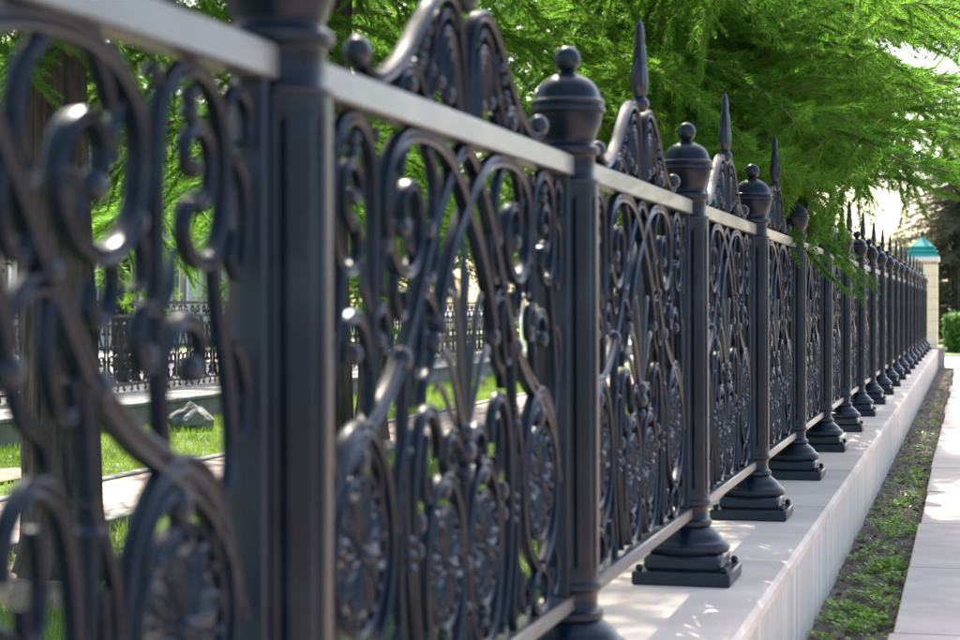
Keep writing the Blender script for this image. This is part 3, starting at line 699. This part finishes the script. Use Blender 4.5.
# hedge
hx0, hx1 = at(944, 52)[0], at(1200, 52)[0]; hy = at(944, 52)[1]
he = empty('clipped_hedge', (hx0, hy, 0)); tag(he, 'clipped green hedge beyond the cross path past the cream pillar', 'hedge')
n = 26000
px_ = rng.uniform(0, hx1 - hx0, n); py_ = rng.uniform(0, 1.6, n); pz_ = rng.uniform(0, 1.0, n)
face = rng.integers(0, 3, n)
pz_ = np.where(face == 0, 1.0 + .06 * np.sin(px_ * 3) + rng.normal(0, .03, n), pz_); py_ = np.where(face == 1, rng.normal(0, .03, n), py_)
c0 = np.stack([px_, py_, pz_], 1); d1 = rng.normal(size=(n, 3)) * .035; d2 = rng.normal(size=(n, 3)) * .035
link('foliage', tri_mesh('foliage', np.stack([c0 - d1, c0 + d1, c0 + d2 * 2], 1), M['hedge']), he)['kind'] = 'stuff'
link('stems', MB().box(.1, hx1 - hx0 - .1, .12, 1.48, 0, .92, .05).mesh('stems', M['hedge'], False), he)
fl = link('far_lawn', MB().box(-40, 60, WALL_END + 9.02, 140, -.05, .03).mesh('far_lawn', M['lawn'], False)); tag(fl, kind='structure')

# ------------------------------------------------------------------ pale building across the street
bx, by0, by1 = -27.0, 14.0, 78.0
bd = empty('pale_building', (bx, by0, 0)); tag(bd, 'long pale plaster building seen through the trees behind the rear fence', 'building')
link('wall', MB().box(-9, 0, 0, by1 - by0, 0, 8.2).mesh('wall', M['plaster'], False), bd)
link('roof', MB().box(-9.3, .35, -.3, by1 - by0 + .3, 8.203, 8.6, .03).mesh('roof', M['grey_stone'], False), bd)
wf = MB()
for (a0, a1, z0, z1) in ((-.75, -.65, -.1, 1.9), (.65, .75, -.1, 1.9), (-.649, .649, 1.8, 1.9), (-.649, .649, -.1, 0), (-.04, .04, .001, 1.799)): wf.box(.003, .08, a0, a1, z0, z1)
wfm = wf.mesh('window', M['white_trim'], False)
gl = MB().box(.004, .03, -.648, .648, .002, 1.798).mesh('pane', M['glass'], False)
for zf in (1.3, 5.0):
    for q in range(20):
        o = link('window', wfm, bd, (0, 2.2 + q * 3.15, zf)); link('pane', gl, o)

# ------------------------------------------------------------------ garden details
ro = at(190, 20.3); g = np.random.default_rng(5)
rm = MB().ball((0, 0, .08), .26, .20, .17, 14, 9)
rm.v = [(a * (1 + .28 * vnoise(a * 3, c_ * 4, 3)), b * (1 + .28 * vnoise(b * 3, a * 4, 5)), c_ * (1 + .25 * vnoise(a * 4, b * 4, 1))) for a, b, c_ in rm.v]
tag(link('boulder', rm.mesh('boulder', M['rock'], False), None, (ro[0], ro[1], .03)), 'rough grey boulder lying on the sunny lawn', 'boulder')
dm = grid_mesh('dirt_ring', -.9, .9, -.9, .9, 16, 16, lambda x, y: .045 - .10 * (x * x + y * y) + .01 * vnoise(x * 5, y * 5), M['dirt'])
tag(link('dirt_patch', dm, None, (T1[0], T1[1], .02)), kind='structure')
pp = at(331, 15.0)
po = empty('metal_pole', (pp[0], pp[1], 0)); tag(po, 'slim grey metal pole with flat dark cap among the larches', 'pole')
link('shaft', MB().lathe([(.028, 0), (.026, 3.50)], 14).mesh('shaft', M['pole']), po)
link('cap', MB().lathe([(.03, 3.50), (.052, 3.51), (.052, 3.54), (.03, 3.57), (.004, 3.575)], 14).mesh('cap', M['old_iron']), po)

# grass blades on the lawn
n = 150000
gy = 3 + 33 * rng.random(n) ** 1.25; gx = rng.uniform(-8.95, -1.33, n)
keep = ~(((gx > -6.47) & (gx < -5.13)) | (((gx - T1[0]) ** 2 + (gy - T1[1]) ** 2) < .5) | ((gx > -7.75) & (gx < -7.2) & (gy < 14)))
gx, gy = gx[keep], gy[keep]; n = len(gx)
h = rng.uniform(.035, .085, n); a = rng.uniform(0, 2 * math.pi, n); wv = .0045
b0 = np.stack([gx, gy, np.full(n, .0)], 1); sd2 = np.stack([np.cos(a) * wv, np.sin(a) * wv, np.zeros(n)], 1)
tip = b0 + np.stack([rng.normal(0, .022, n), rng.normal(0, .022, n), h + .015], 1)
tag(link('grass', tri_mesh('grass', np.stack([b0 - sd2, b0 + sd2, tip], 1), M['blade'])), 'short bright green grass of the garden lawn', 'grass', kind='stuff')

# weeds in the soil strip: small clumps of leaves
V = []
gg = random.Random(11)
def wcl(x, y): return .6 * vnoise(x * 2.4 + 3, y * 1.6, 2) + .8 * vnoise(x * 8, y * 6, 9)
cnt = 0
while cnt < 560:
    x = gg.uniform(WX + .03, SX - .03); y = 3.0 + 34 * gg.random() ** 1.35
    if wcl(x, y) < .12 + .22 * gg.random() + .06 + max(0, y - 9) * .028: continue
    cnt += 1
    z0 = soil_h(x, y)
    for k in range(gg.randint(9, 22)):
        an = gg.uniform(0, 6.283); rr = gg.uniform(.003, .045); lh = gg.uniform(.006, .038)
        px2, py2, pz2 = x + math.cos(an) * rr, y + math.sin(an) * rr, z0 + lh
        L_ = gg.uniform(.014, .034); wd_ = L_ * .38; tl = gg.uniform(-.3, .7)
        dv = Vector((math.cos(an) * math.cos(tl), math.sin(an) * math.cos(tl), math.sin(tl))); sv2 = Vector((-math.sin(an), math.cos(an), gg.uniform(-.3, .3)))
        c_ = Vector((px2, py2, pz2)); m1 = c_ + dv * L_ * .5 + sv2 * wd_; m2 = c_ + dv * L_ * .5 - sv2 * wd_; tp_ = c_ + dv * L_
        V.append([c_[:], m1[:], tp_[:]]); V.append([c_[:], tp_[:], m2[:]])
        if k % 2 == 0: V.append([(x, y, z0 - .005), (x + .0015, y + .0015, z0 - .005), c_[:]])
tag(link('weeds', tri_mesh('weeds', np.array(V), M['weed'])), 'small bright green weeds sprouting in the bare soil strip', 'weeds', kind='stuff')
# clods and leaf litter in the soil strip
V = MB()
for i in range(900):
    x = gg.uniform(WX + .01, SX + .01); y = 3.0 + 30 * gg.random() ** 1.4; r = gg.uniform(.004, .014) * (1.6 if gg.random() < .08 else 1)
    V.ball((x, y, soil_h(x, y) + r * .3), r * gg.uniform(.7, 1.4), r * gg.uniform(.7, 1.4), r * .7, 5, 4)
V.v = [(a + gg.uniform(-.002, .002), b + gg.uniform(-.002, .002), c_ + gg.uniform(-.002, .002)) for a, b, c_ in V.v]
tag(link('soil_clods', V.mesh('soil_clods', M['soil'], False)), 'loose brown clods of earth in the soil strip', 'soil', kind='stuff')
V = []
for i in range(420):
    if gg.random() < .7: x, z0 = gg.uniform(WX, SX), None
    elif gg.random() < .5: x, z0 = gg.uniform(-1.25, WX - .02), CAPZ + .004
    else: x, z0 = gg.uniform(SX + .02, SX + .9), .038
    y = 3.2 + 22 * gg.random() ** 1.3
    zb = soil_h(x, y) + .008 if z0 is None else z0
    an = gg.uniform(0, 6.28); l = gg.uniform(.006, .014) if z0 is None else gg.uniform(.003, .007)
    a1 = Vector((math.cos(an) * l, math.sin(an) * l, gg.uniform(0, .003))); b1 = Vector((-math.sin(an) * l * .4, math.cos(an) * l * .4, 0)); c_ = Vector((x, y, zb))
    V.append([(c_ - a1)[:], (c_ + b1)[:], (c_ + a1)[:]]); V.append([(c_ - a1)[:], (c_ + a1)[:], (c_ - b1)[:]])
tag(link('leaf_litter', tri_mesh('leaf_litter', np.array(V), M['litter'])), 'dry brown scraps fallen on soil, coping and pavement', 'litter', kind='stuff')
print('crown triangles', TRIS[0])
